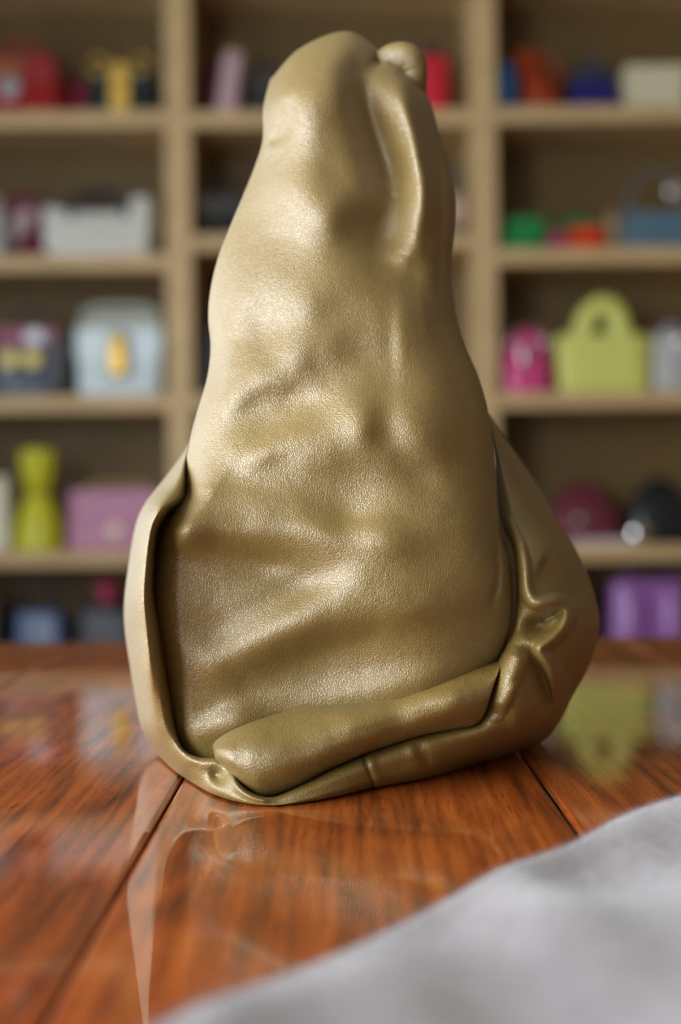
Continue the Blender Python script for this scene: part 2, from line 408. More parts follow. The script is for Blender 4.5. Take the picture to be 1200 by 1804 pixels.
def panel(name, NET, nu, nt, bulge, thick, wl=0.5, wr=0.5, wt=0.0, wb=0.0, G=None, tdense=False, parent=None, nb=14, mat=None):
    """closed soft leather panel.  NET rows x cols x (px,py,depth); bulge may be callable(t)"""
    NET = np.array(NET, float)
    ph = np.linspace(0, math.pi, nu); us = (1 - np.cos(ph)) / 2; us = 0.55 * us + 0.45 * np.linspace(0, 1, nu)
    us = np.where(us < .02, us * us / .02, us); us = np.where(us > .98, 1 - (1 - us) ** 2 / .02, us)
    ts = np.linspace(0, 1, nt)
    if wt > 0: q = 0.06; ts = np.where(ts < q, ts * ts / q, ts)
    if wb > 0: q = 0.06; ts = np.where(ts > 1 - q, 1 - (1 - ts) ** 2 / q, ts)
    rows = np.stack([catmull(NET[:, c], ts) for c in range(NET.shape[1])], 1)      # nt x cols x 3
    def surf(u):
        return np.stack([catmull(rows[i], u) for i in range(nt)], 0)               # nt x len(u) x 3
    bl = np.array([bulge(t) for t in ts])[:, None] if callable(bulge) else np.full((nt, 1), float(bulge))
    T2 = (edge(ts, wt) * edge(1 - ts, wb))[:, None]
    Ff = surf(us)
    fw = lambda q: np.array([q(t) for t in ts])[:, None] if callable(q) else np.full((nt, 1), q)
    prof = edge(us[None], fw(wl)) * edge(1 - us[None], fw(wr)) * T2
    dep = Ff[..., 2] + bl * (1 - prof)
    if G is not None:
        dep = dep - sample(G, Ff[..., 0], Ff[..., 1]) * np.clip(prof * 1.6, 0, 1)
    front = at(Ff[..., 0], Ff[..., 1], dep)
    ub = us[np.linspace(nu - 1, 0, nb).astype(int)][1:-1]
    Bk = surf(ub)
    pb = (np.sqrt(np.clip(4 * ub * (1 - ub), 0, 1)))[None] * T2
    back = at(Bk[..., 0], Bk[..., 1], Bk[..., 2] + bl + thick * pb)
    ring = np.concatenate([front, back], 1); n = ring.shape[1]
    ring[..., 2] = np.maximum(ring[..., 2], TABLE + 0.0008)
    V = ring.reshape(-1, 3)
    i, k = np.meshgrid(np.arange(nt - 1), np.arange(n), indexing='ij'); k2 = (k + 1) % n
    Q = np.stack([i * n + k, (i + 1) * n + k, (i + 1) * n + k2, i * n + k2], -1).reshape(-1, 4)
    o = fast_mesh(name, V, Q, mat or LEATHER, parent)
    return rel(o)

bag = empty('slouchy_leather_bag', tuple(at(620, 1330, 0.68)[:2]) + (TABLE,),
            'slouchy olive leather hobo bag standing upright on the glossy table', 'bag')

# --- front gusset: dents
B = np.zeros_like(gx)
for b in [  # cx, cy, rx, ry, angle, amp
    (480, 165, 18, 40, 12, .9), (470, 330, 38, 110, 22, .55), (560, 465, 90, 50, 15, .35), (400, 500, 25, 60, 10, .35),
    (498, 600, 36, 40, 0, .45), (385, 650, 16, 45, 10, .6), (655, 560, 60, 50, 0, .2), (697, 600, 12, 70, 0, .3),
    (615, 690, 40, 40, 0, .3), (555, 740, 60, 36, -20, .35), (478, 770, 62, 24, -38, .5), (345, 800, 22, 30, 0, .3),
    (335, 850, 22, 50, 0, .5), (425, 862, 90, 32, 22, .55), (545, 940, 70, 34, 35, .35), (640, 925, 40, 34, 0, .4), (318, 925, 32, 28, 0, .35),
    (525, 1060, 110, 26, -30, .7), (380, 1262, 50, 17, -24, .6), (720, 1185, 150, 24, -10, .35), (560, 1215, 90, 22, -5, .2),
    (705, 165, 22, 38, -10, .7), (722, 255, 14, 62, -8, .8), (738, 335, 12, 40, 0, .55), (705, 432, 40, 20, -10, .75), (745, 460, 18, 80, 0, .25),
    # turned away from the window
    (575, 250, 45, 120, 0, -.30), (615, 390, 40, 40, 0, -.8), (655, 440, 30, 22, 40, -.45), (765, 320, 12, 110, -6, -.35),
    (425, 715, 75, 26, -36, -.65), (505, 685, 40, 22, 10, -.4), (660, 757, 28, 36, 0, -.6), (705, 815, 50, 24, 30, -.4), (472, 806, 36, 20, -30, -.35),
    (595, 820, 60, 36, 0, -.3), (800, 690, 40, 110, 0, -.25), (780, 790, 50, 40, 0, -.2), (405, 958, 110, 30, 20, -.6), (350, 1080, 50, 60, 0, -.15),
    (520, 1140, 120, 30, -22, -.6), (760, 1090, 120, 30, -12, -.3), (405, 1195, 45, 24, 25, -.35), (440, 1285, 50, 10, -16, -.9), (600, 960, 60, 30, 20, -.15),
    (440, 560, 30, 40, 15, -.25), (560, 545, 40, 26, -20, -.22), (610, 610, 30, 40, 0, -.22), (540, 640, 34, 26, 20, -.2), (760, 560, 26, 60, 0, -.2),
    (700, 720, 34, 40, 0, .22), (760, 870, 60, 34, 20, .2), (700, 980, 70, 26, -10, -.22), (800, 960, 46, 46, 0, .15), (480, 1010, 50, 20, -20, .25),
    (620, 1120, 60, 18, -18, -.2), (400, 1130, 40, 24, -20, .3), (600, 320, 24, 60, 5, .15), (520, 400, 30, 40, 0, .2)]:
    B += blob(*b)
GF = relief_from_slopes(B, gain=MPX * 1.85)
# gathered neck: deep pleat and the ridge beside it
GF += blob(320, 936, 40, 32, 15, .006)
GF += stroke([(632, 80), (636, 125), (640, 165), (650, 205), (664, 250), (680, 300), (688, 350), (672, 410)], [36, 32, 27, 26, 28, 30, 32, 32], -0.0125)
GF += stroke([(650, 130), (660, 200), (680, 270), (694, 340)], [30, 40, 44, 36], -.005)
GF += stroke([(700, 112), (708, 170), (722, 250), (736, 330), (735, 400), (715, 450)], [28, 28, 26, 24, 24, 26], 0.007)
GF += stroke([(655, 118), (676, 96), (703, 86), (738, 96)], [10, 10, 10, 12], -0.010)
GF += stroke([(762, 190), (772, 260), (778, 340), (776, 430), (775, 520)], [6, 7, 8, 8, 8], -0.0025)
GF += stroke([(470, 255), (500, 225), (505, 170)], [8, 14, 14], -0.003)
GF += stroke([(874, 900), (876, 960), (878, 1020), (868, 1062)], [5, 6, 6, 7], -0.004)
rs = np.random.RandomState(3)
GF += softness(1, 110, .0009) + softness(2, 24, .00005)
LR = [  # py, left px, right px, depth
    (245, 463, 777, .632), (290, 450, 791, .630), (345, 428, 802, .626), (400, 405, 802, .622), (455, 384, 796, .617), (510, 371, 797, .612), (560, 367, 806, .607),
    (610, 371, 821, .602), (660, 366, 842, .597), (710, 352, 857, .592), (760, 338, 866, .588), (820, 327, 872, .584), (870, 324, 876, .582), (905, 292, 878, .580),
    (940, 272, 881, .577), (1000, 260, 900, .578), (1060, 257, 903, .578), (1120, 263, 898, .579), (1180, 273, 888, .581), (1240, 283, 870, .584), (1300, 293, 850, .588), (1350, 318, 830, .592)]
NET = [[(476, 140, .668), (530, 84, .662), (612, 55, .660), (675, 90, .662), (722, 112, .668)],
       [(464, 190, .648), (530, 160, .640), (610, 150, .638), (690, 165, .640), (757, 178, .648)]]
for (y, l, r, d) in LR:
    row = []
    for c in range(5):
        f = c / 4
        yy = y
        row.append((l + (r - l) * f, yy, d))
    NET.append(row)
NET = np.array(NET)
# sag of the lower rows: the hem runs up to the right behind the fold
for j in range(len(NET)):
    for c in range(5):
        if NET[j, c, 1] > 1100: NET[j, c, 1] -= (NET[j, c, 1] - 1100) / 235 * (c / 4) * 95
panel('gusset_panel', NET, 300, 620, lambda t: .040, .05, wl=lambda t: .46 - .36 * min(1, max(0, (t - .35) / .25)), wr=lambda t: .62 - .27 * min(1, max(0, (t - .35) / .3)), wt=.05, G=GF, parent=bag)

# --- outer panel: one band that wraps from the right shoulder under the base and up the left side
PAIRS = [
 (862,728,.668, 860,735,.662), (885,765,.672, 868,780,.655), (918,812,.680, 874,830,.648), (955,868,.688, 878,890,.638), (985,918,.694, 886,930,.626),
 (1015,968,.700, 903,965,.612), (1036,1012,.703, 909,1005,.606), (1050,1055,.705, 910,1045,.604), (1057,1095,.706, 909,1080,.602), (1052,1130,.706, 905,1110,.600),
 (1035,1180,.704, 891,1140,.598), (1008,1228,.700, 873,1175,.596), (985,1275,.694, 863,1220,.594), (950,1310,.682, 857,1252,.592), (905,1330,.666, 842,1276,.590),
 (835,1354,.633, 800,1284,.588), (755,1378,.602, 742,1296,.583), (700,1389,.590, 690,1312,.578), (655,1397,.581, 642,1330,.573), (600,1410,.567, 590,1352,.566),
 (540,1420,.556, 530,1382,.559), (480,1425,.551, 478,1403,.556), (420,1418,.557, 440,1392,.557), (370,1402,.573, 412,1362,.561), (335,1382,.598, 385,1338,.566),
 (305,1358,.622, 350,1334,.571), (275,1325,.650, 322,1318,.575), (250,1285,.660, 308,1280,.576), (240,1240,.664, 302,1230,.576), (230,1180,.667, 295,1170,.576),
 (220,1110,.668, 287,1110,.576), (219,1060,.668, 275,1050,.578), (226,1000,.668, 275,1000,.580), (238,930,.668, 281,940,.584), (255,888,.665, 300,905,.592),
 (290,842,.660, 326,880,.606), (325,795,.655, 328,815,.630), (332,780,.650, 333,785,.645)]
GO = np.zeros_like(gx)
# one long roll: lip, hook and the ridge running down from it
GO += stroke([(898, 918), (914, 958), (923, 1000), (926, 1036), (940, 1059), (964, 1062), (988, 1060), (1003, 1077), (994, 1104), (972, 1127), (952, 1147), (970, 1172), (986, 1210), (990, 1255), (978, 1296)],
             [8, 12, 14, 14, 14, 14, 14, 14, 14, 14, 15, 16, 18, 20, 20], .0095, roll=True)
GO += blob(948, 1102, 28, 17, -15, -.013)                                                        # pocket under the hook
GO += stroke([(986, 1078), (970, 1087), (952, 1094)], 6, -.004)
GO += stroke([(920, 1134), (944, 1168), (960, 1212), (964, 1262)], 11, -.006)
GO += stroke([(914, 1138), (900, 1178), (886, 1216), (872, 1256)], [24, 28, 26, 18], .008, roll=True)
GO += stroke([(945, 1000), (985, 1018), (1030, 1062)], 26, -.006)
GO += blob(945, 880, 30, 60, -25, .004) + stroke([(905, 1200), (915, 1240), (905, 1290)], [18, 22, 22], .003)
GO += stroke([(325, 830), (277, 903), (262, 960), (254, 1050), (256, 1130), (262, 1220), (276, 1290), (312, 1332), (350, 1348)], 11, .0045)
GO += blob(385, 1366, 18, 15, 35, -.010)
GO += stroke([(408, 1356), (420, 1385), (448, 1404), (480, 1410)], [7, 8, 8, 7], .004)
GO += stroke([(640, 1326), (645, 1350), (654, 1374), (661, 1400)], 2.6, -.0026, fade=False)           # seam
GO += stroke([(652, 1326), (657, 1350), (666, 1372), (672, 1398)], 8, .0014, fade=False)
GO += stroke([(735, 1310), (750, 1335), (752, 1370)], 10, -.0015) + stroke([(720, 1300), (730, 1340)], 9, .001)
GO += stroke([(300, 850), (272, 885), (262, 900)], 5, -.0022)
GO += softness(3, 80, .0007) + softness(4, 18, .00006)
NETO = []
for q, (ox, oy, od, ix, iy, idd) in enumerate(PAIRS):
    row = []; left = np.interp(q, [26, 29, 34, 36.5], [0, 1, 1, 0])
    for c in range(4):
        f = c / 3; e = f ** 0.55
        dd = od + (idd - od) * e
        if left > 0: dd = dd * (1 - left) + left * (od, .584, .567, .588)[c]
        rt = np.interp(q, [0, 3, 12, 15], [0, 1, 1, 0])
        dd = dd * (1 - rt) + rt * (idd + (.050, .018, .004, 0)[c])
        row.append((ox + (ix - ox) * f, oy + (iy - oy) * f, dd))
    NETO.append(row)
panel('outer_panel', NETO, 100, 1150, .016, .03, wl=.35, wr=.42, G=GO, parent=bag)

# --- rolled fold along the bottom of the gusset
FA = [(374,1313,.573, 379,1338,.571), (383,1302,.569, 390,1348,.563), (403,1289,.565, 408,1366,.557), (440,1273,.564, 440,1393,.553), (480,1260,.566, 472,1404,.552), (540,1246,.569, 525,1385,.555),
      (600,1239,.572, 585,1354,.561), (650,1234,.576, 645,1328,.568), (700,1221,.580, 695,1311,.574), (750,1203,.584, 745,1296,.579), (800,1184,.588, 800,1285,.584),
      (840,1172,.592, 838,1277,.587), (876,1165,.596, 858,1250,.591), (894,1155,.602, 868,1200,.597)]
GA = np.zeros_like(gx)
GA += blob(480, 1325, 70, 45, 0, .003) + stroke([(395, 1310), (402, 1340), (425, 1370), (465, 1396)], 16, .0012)
GA += stroke([(690, 1225), (700, 1260), (705, 1300)], 30, -.0025) + blob(800, 1235, 45, 30, -15, .004) + stroke([(590, 1260), (600, 1330)], 26, -.0012)
GA += softness(5, 60, .0006) + softness(6, 16, .00007)
panel('bottom_fold', [[(a, b, c), ((a + d) / 2, (b + e) / 2, (c + f) / 2 - .003), (d, e, f)] for (a, b, c, d, e, f) in FA],
      90, 420, .018, .02, wl=.48, wr=.4, wt=.05, wb=.05, G=GA, parent=bag)

# --- body behind (the length of the bag going away from the camera)
HULL = [(85, 600, 700), (130, 510, 730), (200, 478, 752), (300, 462, 778), (400, 420, 788), (500, 386, 786), (600, 382, 806), (700, 362, 846), (800, 342, 888),
        (900, 285, 950), (1000, 256, 1002), (1100, 246, 1026), (1200, 254, 1012), (1262, 280, 972), (1290, 320, 930)]
rows = catmull(np.array(HULL, float), np.linspace(0, 1, 90))
V = []; nn = 72
for i, (py, l, r) in enumerate(rows):
    t = i / 89; d0 = .775 + .03 * min(1, t * 1.5); hd = .05 + .08 * min(1, t * 1.3)
    for k in range(nn):
        a = 2 * math.pi * k / nn; c, s = math.cos(a), math.sin(a)
        c = math.copysign(abs(c) ** .8, c); s = math.copysign(abs(s) ** .8, s)
        V.append(((l + r) / 2 + c * (r - l) / 2, py, d0 + s * hd))
V = np.array(V); P3 = at(V[:, 0], V[:, 1], np.full(len(V), .70)); P3[:, 1] = V[:, 2]
nzs = np.sin(P3[:, 1] * 60 + P3[:, 2] * 40) * .003 + np.sin(P3[:, 2] * 70 - P3[:, 1] * 35) * .002
P3[:, 0] += nzs * np.sign(P3[:, 0]); P3[:, 2] = np.maximum(P3[:, 2], TABLE + .001)
i, k = np.meshgrid(np.arange(89), np.arange(nn), indexing='ij'); k2 = (k + 1) % nn
Q = np.stack([i * nn + k, (i + 1) * nn + k, (i + 1) * nn + k2, i * nn + k2], -1).reshape(-1, 4)
hull = rel(fast_mesh('body', P3, Q, LEATHER, bag))
bm = bmesh.new(); bm.from_mesh(hull.data); bmesh.ops.holes_fill(bm, edges=[e for e in bm.edges if e.is_boundary]); bm.to_mesh(hull.data); bm.free()

# --- gathered strap knot behind the top
kp = at([655, 690, 716, 728, 730, 732], [124, 106, 106, 122, 150, 210], [.692, .688, .686, .686, .688, .70])
rel(tube('strap_knot', kp, [.005, .0075, .0080, .0070, .006, .006], LEATHER, bag, n=28, m=60))

# ------------------------------------------------------------------ grey felt cloth in the foreground
def felt():
    m, nt, p = newmat('grey_felt'); N = nt.nodes; L = nt.links
    tc = N.new('ShaderNodeTexCoord')
    n1 = N.new('ShaderNodeTexNoise'); n1.inputs['Scale'].default_value = 45; n1.inputs['Detail'].default_value = 6; n1.inputs['Roughness'].default_value = .7
    L.new(tc.outputs['Object'], n1.inputs['Vector'])
    r = N.new('ShaderNodeValToRGB'); e = r.color_ramp.elements
    e[0].position = .3; e[0].color = lin(101, 93, 95); e[1].position = .7; e[1].color = lin(126, 118, 120)
    L.new(n1.outputs['Fac'], r.inputs[0]); L.new(r.outputs[0], p.inputs['Base Color'])
    p.inputs['Roughness'].default_value = .95; p.inputs['Specular IOR Level'].default_value = .1
    p.inputs['Sheen Weight'].default_value = .4; p.inputs['Sheen Roughness'].default_value = .5
    n2 = N.new('ShaderNodeTexNoise'); n2.inputs['Scale'].default_value = 700; n2.inputs['Detail'].default_value = 4
    L.new(tc.outputs['Object'], n2.inputs['Vector'])
    b = N.new('ShaderNodeBump'); b.inputs['Strength'].default_value = .6; b.inputs['Distance'].default_value = .001
    L.new(n2.outputs['Fac'], b.inputs['Height']); L.new(b.outputs['Normal'], p.inputs['Normal'])
    return m
FELT = felt()
EP = [(1480, 1352), (1330, 1376), (1200, 1401), (1100, 1431), (1000, 1475), (880, 1521), (740, 1591), (600, 1662), (400, 1748), (270, 1800), (120, 1870), (-150, 1990)]
HC = 0.011
edge_pts = []
for (px, py) in EP:
    ray = at(px, py, 1.0) - np.array([0, 0, CAMZ]); k = (TABLE + HC * 0.85 - CAMZ) / ray[2]
    edge_pts.append((ray[0] * k, ray[1] * k))
EC = catmull(np.array(edge_pts), np.linspace(0, 1, 260))
tg = np.gradient(EC, axis=0); tg /= np.linalg.norm(tg, axis=1)[:, None]
nrm = np.stack([-tg[:, 1], tg[:, 0]], 1)
inward = np.array([0.80, -0.60]); inward /= np.linalg.norm(inward)
if (nrm @ inward).mean() < 0: nrm = -nrm
rr = np.concatenate([HC * (1 - np.cos(np.linspace(0, math.pi / 2, 14))), np.linspace(HC, .34, 150)[1:]])
top = np.zeros((260, len(rr), 3)); ss = np.linspace(0, 1, 260)[:, None]
R2 = rr[None]
base2 = EC[:, None, :] + (nrm * .15 + inward * .85)[:, None, :] * R2[..., None]
hh = HC * np.sqrt(np.clip(1 - (1 - np.clip(R2 / HC, 0, 1)) ** 2, 0, 1))
und = .0022 * np.sin(base2[..., 0] * 55 + base2[..., 1] * 30) + .0018 * np.sin(base2[..., 0] * -35 + base2[..., 1] * 60 + 1) + .0012 * np.sin(base2[..., 0] * 130 + base2[..., 1] * 20)
und = und * np.clip(R2 / .02, 0, 1) - .0015 * np.clip(R2 / .06, 0, 1)
top[..., :2] = base2; top[..., 2] = TABLE + .0006 + np.maximum(hh + und, 0)
bot = top.copy()[:, ::-1]; bot[..., 2] = TABLE + .0004
bot = bot[:, ::8]
ring = np.concatenate([top, bot], 1); n = ring.shape[1]; nt_ = 260
i, k = np.meshgrid(np.arange(nt_ - 1), np.arange(n), indexing='ij'); k2 = (k + 1) % n
Q = np.stack([i * n + k, i * n + k2, (i + 1) * n + k2, (i + 1) * n + k], -1).reshape(-1, 4)
cl = empty('felt_dust_cloth', (float(base2[130, 60, 0]), float(base2[130, 60, 1]), TABLE), 'soft grey felt dust cloth lying on the table in the foreground', 'cloth')
rel(fast_mesh('sheet', ring.reshape(-1, 3), Q, FELT, cl))
# loose nap along the sheet's edge
rn = np.random.RandomState(5)
NF = 26000
ei = rn.randint(5, 255, NF); ri = np.minimum((np.abs(rn.normal(0, 1, NF)) * 16).astype(int), len(rr) - 1)
p0 = top[ei, ri] + rn.normal(0, .0004, (NF, 3)) * [1, 1, 0.2]
dr = rn.normal(0, 1, (NF, 3)); dr[:, 2] = np.abs(dr[:, 2]) * .8 + .2
dr[:, :2] -= nrm[ei] * 0.9 * (ri < 14)[:, None]
dr /= np.linalg.norm(dr, axis=1)[:, None]
ln = rn.uniform(.0006, .0022, NF)[:, None]
sd = np.cross(dr, rn.normal(0, 1, (NF, 3))); sd /= np.linalg.norm(sd, axis=1)[:, None] + 1e-9; sd *= .00004
bend = rn.normal(0, .35, (NF, 3)) * ln
a, b, c, d = p0 - sd, p0 + sd, p0 + dr * ln * .6 + sd * .7, p0 + dr * ln * .6 - sd * .7
e, f = p0 + dr * ln + bend + sd * .3, p0 + dr * ln + bend - sd * .3
V = np.stack([a, b, c, d, e, f], 1).reshape(-1, 3); o6 = np.arange(NF)[:, None] * 6
Q = np.concatenate([o6 + [0, 1, 2, 3], o6 + [3, 2, 4, 5]], 0)
V[:, 2] = np.maximum(V[:, 2], TABLE + .0004)
tag(rel(fast_mesh('nap', V, Q, FELT, cl)), kind='stuff')

# ------------------------------------------------------------------ handbags on the shelf
def loft_body(name, w0, w1, d0, d1, h, mat, parent, n=40, rows=14, p=0.35, soft=0.0, top_round=0.06, lean=0.0, sag=0.0, dome=0.0, zoff=0.0):
    """soft-cornered bag body, base at z=0; w0/d0 at the base, w1/d1 at the top"""
    V = []; zs = []
    prof = [(0, .90), (.015, .97), (.05, 1)] + [(v, 1) for v in np.linspace(.12, 1 - top_round - .02, rows - 6)] + [(1 - top_round, 1.0), (1 - top_round * .35, .965), (1, .86)]
    for (t, s) in prof:
        w = (w0 + (w1 - w0) * t) / 2; d = (d0 + (d1 - d0) * t) / 2
        bul = 1 + soft * math.sin(math.pi * t)
        if dome: s = s * math.sqrt(max(0.02, 1 - dome * max(0, (t - .35) / .65) ** 2))
        for k in range(n):
            a = 2 * math.pi * k / n; c, sn = math.cos(a), math.sin(a)
            x = math.copysign(abs(c) ** p, c) * w * s * bul; y = math.copysign(abs(sn) ** p, sn) * d * s * bul
            z = t * h - sag * h * t * (1 - (x / (w + 1e-6)) ** 2)
            V.append((x + lean * t * h, y, z + zoff))
    R = len(prof); Fc = []
    for i in range(R - 1):
        for k in range(n): Fc.append((i * n + k, i * n + (k + 1) % n, (i + 1) * n + (k + 1) % n, (i + 1) * n + k))
    Fc.append(tuple(range(n - 1, -1, -1))); Fc.append(tuple((R - 1) * n + k for k in range(n)))
    o = mesh_obj(name, V, Fc, mat, parent)
    try: o.data.set_sharp_from_angle(angle=math.radians(60))
    except Exception: pass
    return o

def arc(name, w, h, z, y, r, mat, parent, power=1.0, squash=1.0, x=0):
    th = np.linspace(0, math.pi, 26)
    P = np.stack([x - np.cos(th) * w / 2, np.full(26, y), z + np.sin(th) ** power * h], 1)
    P = np.vstack([[P[0] - [0, 0, .02]], P, [P[-1] - [0, 0, .02]]])
    return tube(name, P, r, mat, parent, n=12, squash=squash)

def disc(name, x, y, z, r, mat, parent, th=.006, n=24, rz=None):
    V = []; rz = rz or r
    for (yy, s) in ((0, 1), (-th * .7, 1), (-th, .8)):
        for k in range(n):
            a = 2 * math.pi * k / n; V.append((x + math.cos(a) * r * s, y + yy, z + math.sin(a) * rz * s))
    Fc = []
    for i in range(2):
        for k in range(n): Fc.append((i * n + k, i * n + (k + 1) % n, (i + 1) * n + (k + 1) % n, (i + 1) * n + k))
    Fc.append(tuple(2 * n + k for k in range(n))); Fc.append(tuple(range(n - 1, -1, -1)))
    return mesh_obj(name, V, Fc, mat, parent, smooth=False)

def flap(name, w, drop, z, yf, mat, parent, th=.006, round_=.25, wtop=None):
    """front flap with rounded lower corners, hanging from height z"""
    n = 12; pts = []
    wtop = wtop or w
    pts.append((-wtop / 2, 0)); pts.append((wtop / 2, 0))
    r = round_ * min(w, drop)
    for k in range(n + 1):
        a = -math.pi / 2 * k / n; pts.append((w / 2 - r + math.cos(a) * r, -drop + r + math.sin(a) * r))
    for k in range(n + 1):
        a = -math.pi / 2 - math.pi / 2 * k / n; pts.append((-w / 2 + r + math.cos(a) * r, -drop + r + math.sin(a) * r))
    V = [(x, yf, z + y) for x, y in pts] + [(x * .99, yf - th, z + y * .99) for x, y in pts]; m = len(pts)
    Fc = [tuple(range(m)), tuple(range(2 * m - 1, m - 1, -1))] + [(k, m + k, m + (k + 1) % m, (k + 1) % m) for k in range(m)]
    return mesh_obj(name, V, Fc, mat, parent, smooth=False)

GOLD = plain('polished_gold', (204, 168, 84), .42, 1.0, var=.05)
DULL = plain('satin_nickel', (150, 150, 156), .45, 1.0, var=.03)
BRASS = plain('aged_brass', (178, 160, 104), .5, 1.0, var=.05)
CLASP = plain('pale_rose_gold', (226, 200, 180), .5, 0.3, var=.03)
SILV = plain('polished_silver', (222, 222, 224), .18, 1.0, var=.03)
def lm(name, rgb, rough=.38, coat=0.0): return plain(name, rgb, rough, 0, .1, 25, .15, coat)

def put(name, label, c, px, row, front=.03, depth=.12, group=None):
    """Empty on shelf board `row` of column c, centred under photo column px"""
    z = sz(ROWS[c][row])
    shift = (px - 600) * math.tan(math.radians(.55)) * 0
    y = D + front + depth / 2
    return empty(name, ((px - 600) * y / F - (885 - ROWS[c][row]) * math.tan(math.radians(ROLL)) * 0, y, z), label, 'bag' if 'bag' in name or 'pouch' in name or 'tote' in name or 'clutch' in name else 'box', group)
W = PX

# ---- left column, first row
b = put('handbag', 'bright red handbag with a round silver clasp, on the top left shelf', 0, 45, 1, .03, .13)
red = lm('red_leather', (150, 8, 12)); loft_body('body', 165*W, 140*W, .13, .08, 108*W, red, b, soft=.02)
flap('flap', 140*W, 50*W, 104*W, -.052, red, b, wtop=126*W); disc('clasp', -12*W, -.062, 48*W, 19*W, DULL, b); box('tan_tab', (-50*W, -.066, 62*W), (10*W, -.060, 96*W), lm('tan_leather', (150, 84, 46)), b, .003)
arc('handle', 70*W, 40*W, 100*W, 0, .008, red, b)
b = put('handbag', 'small pink bag tucked between the red and the gold-trimmed bags', 0, 148, 1, .17, .10)
loft_body('body', 36*W, 28*W, .10, .07, 76*W, lm('rose_leather', (190, 50, 90)), b); arc('handle', 22*W, 14*W, 73*W, 0, .005, lm('rose_leather', (190, 50, 90)), b)
b = put('handbag', 'dark teal handbag with a gold centre strap and two gold rings', 0, 225, 1, .02, .14)
tl = lm('dark_teal_leather', (22, 40, 44)); loft_body('body', 130*W, 112*W, .14, .09, 88*W, tl, b)
flap('flap', 110*W, 40*W, 86*W, -.058, tl, b)
box('centre_strap', (-17*W, -.082, 0.002), (17*W, -.070, 84*W), GOLD, b, .003)
for sx_ in (-38, 38): tube('ring', [(sx_*W + math.cos(a)*15*W, -.078, 80*W + math.sin(a)*15*W) for a in np.linspace(0, 2*math.pi, 25)[:-1]], .006, GOLD, b, n=8, closed=True)
arc('handle', 76*W, 44*W, 84*W, 0, .009, lm('dark_tan_leather', (96, 70, 36)), b)
# ---- left column, second row
b = put('handbag', 'pale grey handbag cut off at the left edge, second shelf', 0, -12, 2, .02, .12)
gr = lm('pale_grey_leather', (176, 182, 182)); loft_body('body', 66*W, 56*W, .12, .08, 92*W, gr, b); arc('handle', 36*W, 26*W, 88*W, 0, .007, gr, b)
b = put('handbag', 'magenta handbag with a pale folded scarf across its front', 0, 38, 2, .17, .13)
mg = lm('magenta_leather', (142, 14, 72)); loft_body('body', 104*W, 92*W, .13, .09, 112*W, mg, b, soft=.03); flap('flap', 96*W, 44*W, 108*W, -.056, mg, b)
tube('scarf', [(-16*W, -.085, 24*W), (0, -.095, 50*W), (18*W, -.095, 74*W), (34*W, -.088, 92*W)], [.03, .036, .034, .02], lm('pale_pink_silk', (214, 190, 202)), b, n=14, squash=.5, m=24)
arc('handle', 46*W, 28*W, 108*W, 0, .008, mg, b)
b = put('tote_bag', 'soft white tote bag with black handles, on the left second shelf', 0, 182, 2, .02, .16)
wh = lm('white_leather', (214, 214, 208)); bk = lm('black_leather', (18, 17, 18)); loft_body('body', 190*W, 200*W, .16, .09, 100*W, wh, b, soft=.05, sag=.2, p=.6)
for yy in (-.05, .05): arc('handle', 96*W, 40*W, 80*W, yy, .009, bk, b)
loft_body('gusset_wing', 40*W, 58*W, .15, .10, 110*W, wh, b, p=.8, dome=.5).location.x = 76*W
tube('top_trim', [(-96*W, -.045, 97*W), (-50*W, -.05, 92*W), (0, -.052, 88*W), (50*W, -.05, 92*W)], .006, bk, b, m=20)
b = put('handbag', 'dark brown slouchy bag beside the white tote at the upright', 0, 280, 2, .20, .12)
db = lm('dark_brown_leather', (48, 36, 24)); loft_body('body', 40*W, 34*W, .11, .08, 112*W, db, b, soft=.05); arc('handle', 22*W, 24*W, 108*W, 0, .007, db, b)
# ---- left column, third row
b = put('handbag', 'navy and black winged handbag with two gold discs and a magenta flap', 0, 56, 3, .03, .15)
nv = lm('navy_leather', (62, 76, 96), .28); loft_body('body', 108*W, 150*W, .15, .10, 104*W, nv, b, p=.4)
for s_ in (-1, 1): loft_body('side_wing', 26*W, 58*W, .13, .12, 112*W, bk, b, p=.5).location.x = s_*58*W
flap('flap', 112*W, 30*W, 122*W, -.054, lm('magenta_leather', (142, 14, 72)), b)
box('flap_hinge', (-56*W, -.054, 98*W), (56*W, .02, 122*W), lm('magenta_leather', (142, 14, 72)), b, .008)
for s_ in (-26, 14): disc('gold_disc', s_*W, -.078, 66*W, 17*W, BRASS, b)
disc('reflection_disc', 18*W, -.064, 106*W, 21*W, DULL, b, rz=16*W)  # nickel disc stands in for a white reflection on the bag
arc('handle', 60*W, 40*W, 118*W, .01, .009, bk, b)
b = put('handbag', 'pale ice-blue structured handbag with a gold turn-lock, third shelf', 0, 218, 3, .01, .16)
ib = lm('ice_blue_leather', (206, 222, 228), .3); loft_body('body', 148*W, 156*W, .16, .10, 122*W, ib, b, p=.25)
for s_ in (-1, 1): flap('flap', 58*W, 60*W, 118*W, -.066, ib, b).location.x = s_*46*W
box('lock_strap', (-20*W, -.084, 30*W), (20*W, -.072, 112*W), lm('grey_blue_leather', (150, 164, 174)), b, .004)
box('turn_lock', (-14*W, -.098, 34*W), (14*W, -.086, 104*W), GOLD, b, .006); disc('lock_knob', 0, -.099, 88*W, 11*W, GOLD, b)
gg = lm('sage_leather', (168, 172, 160))
for yy in (-.03, .04): tube('handle', [(-66*W, yy, 116*W), (-64*W, yy, 142*W), (-46*W, yy, 156*W), (0, yy, 158*W), (46*W, yy, 156*W), (64*W, yy, 142*W), (66*W, yy, 116*W)], .013, gg, b, n=12, m=40)
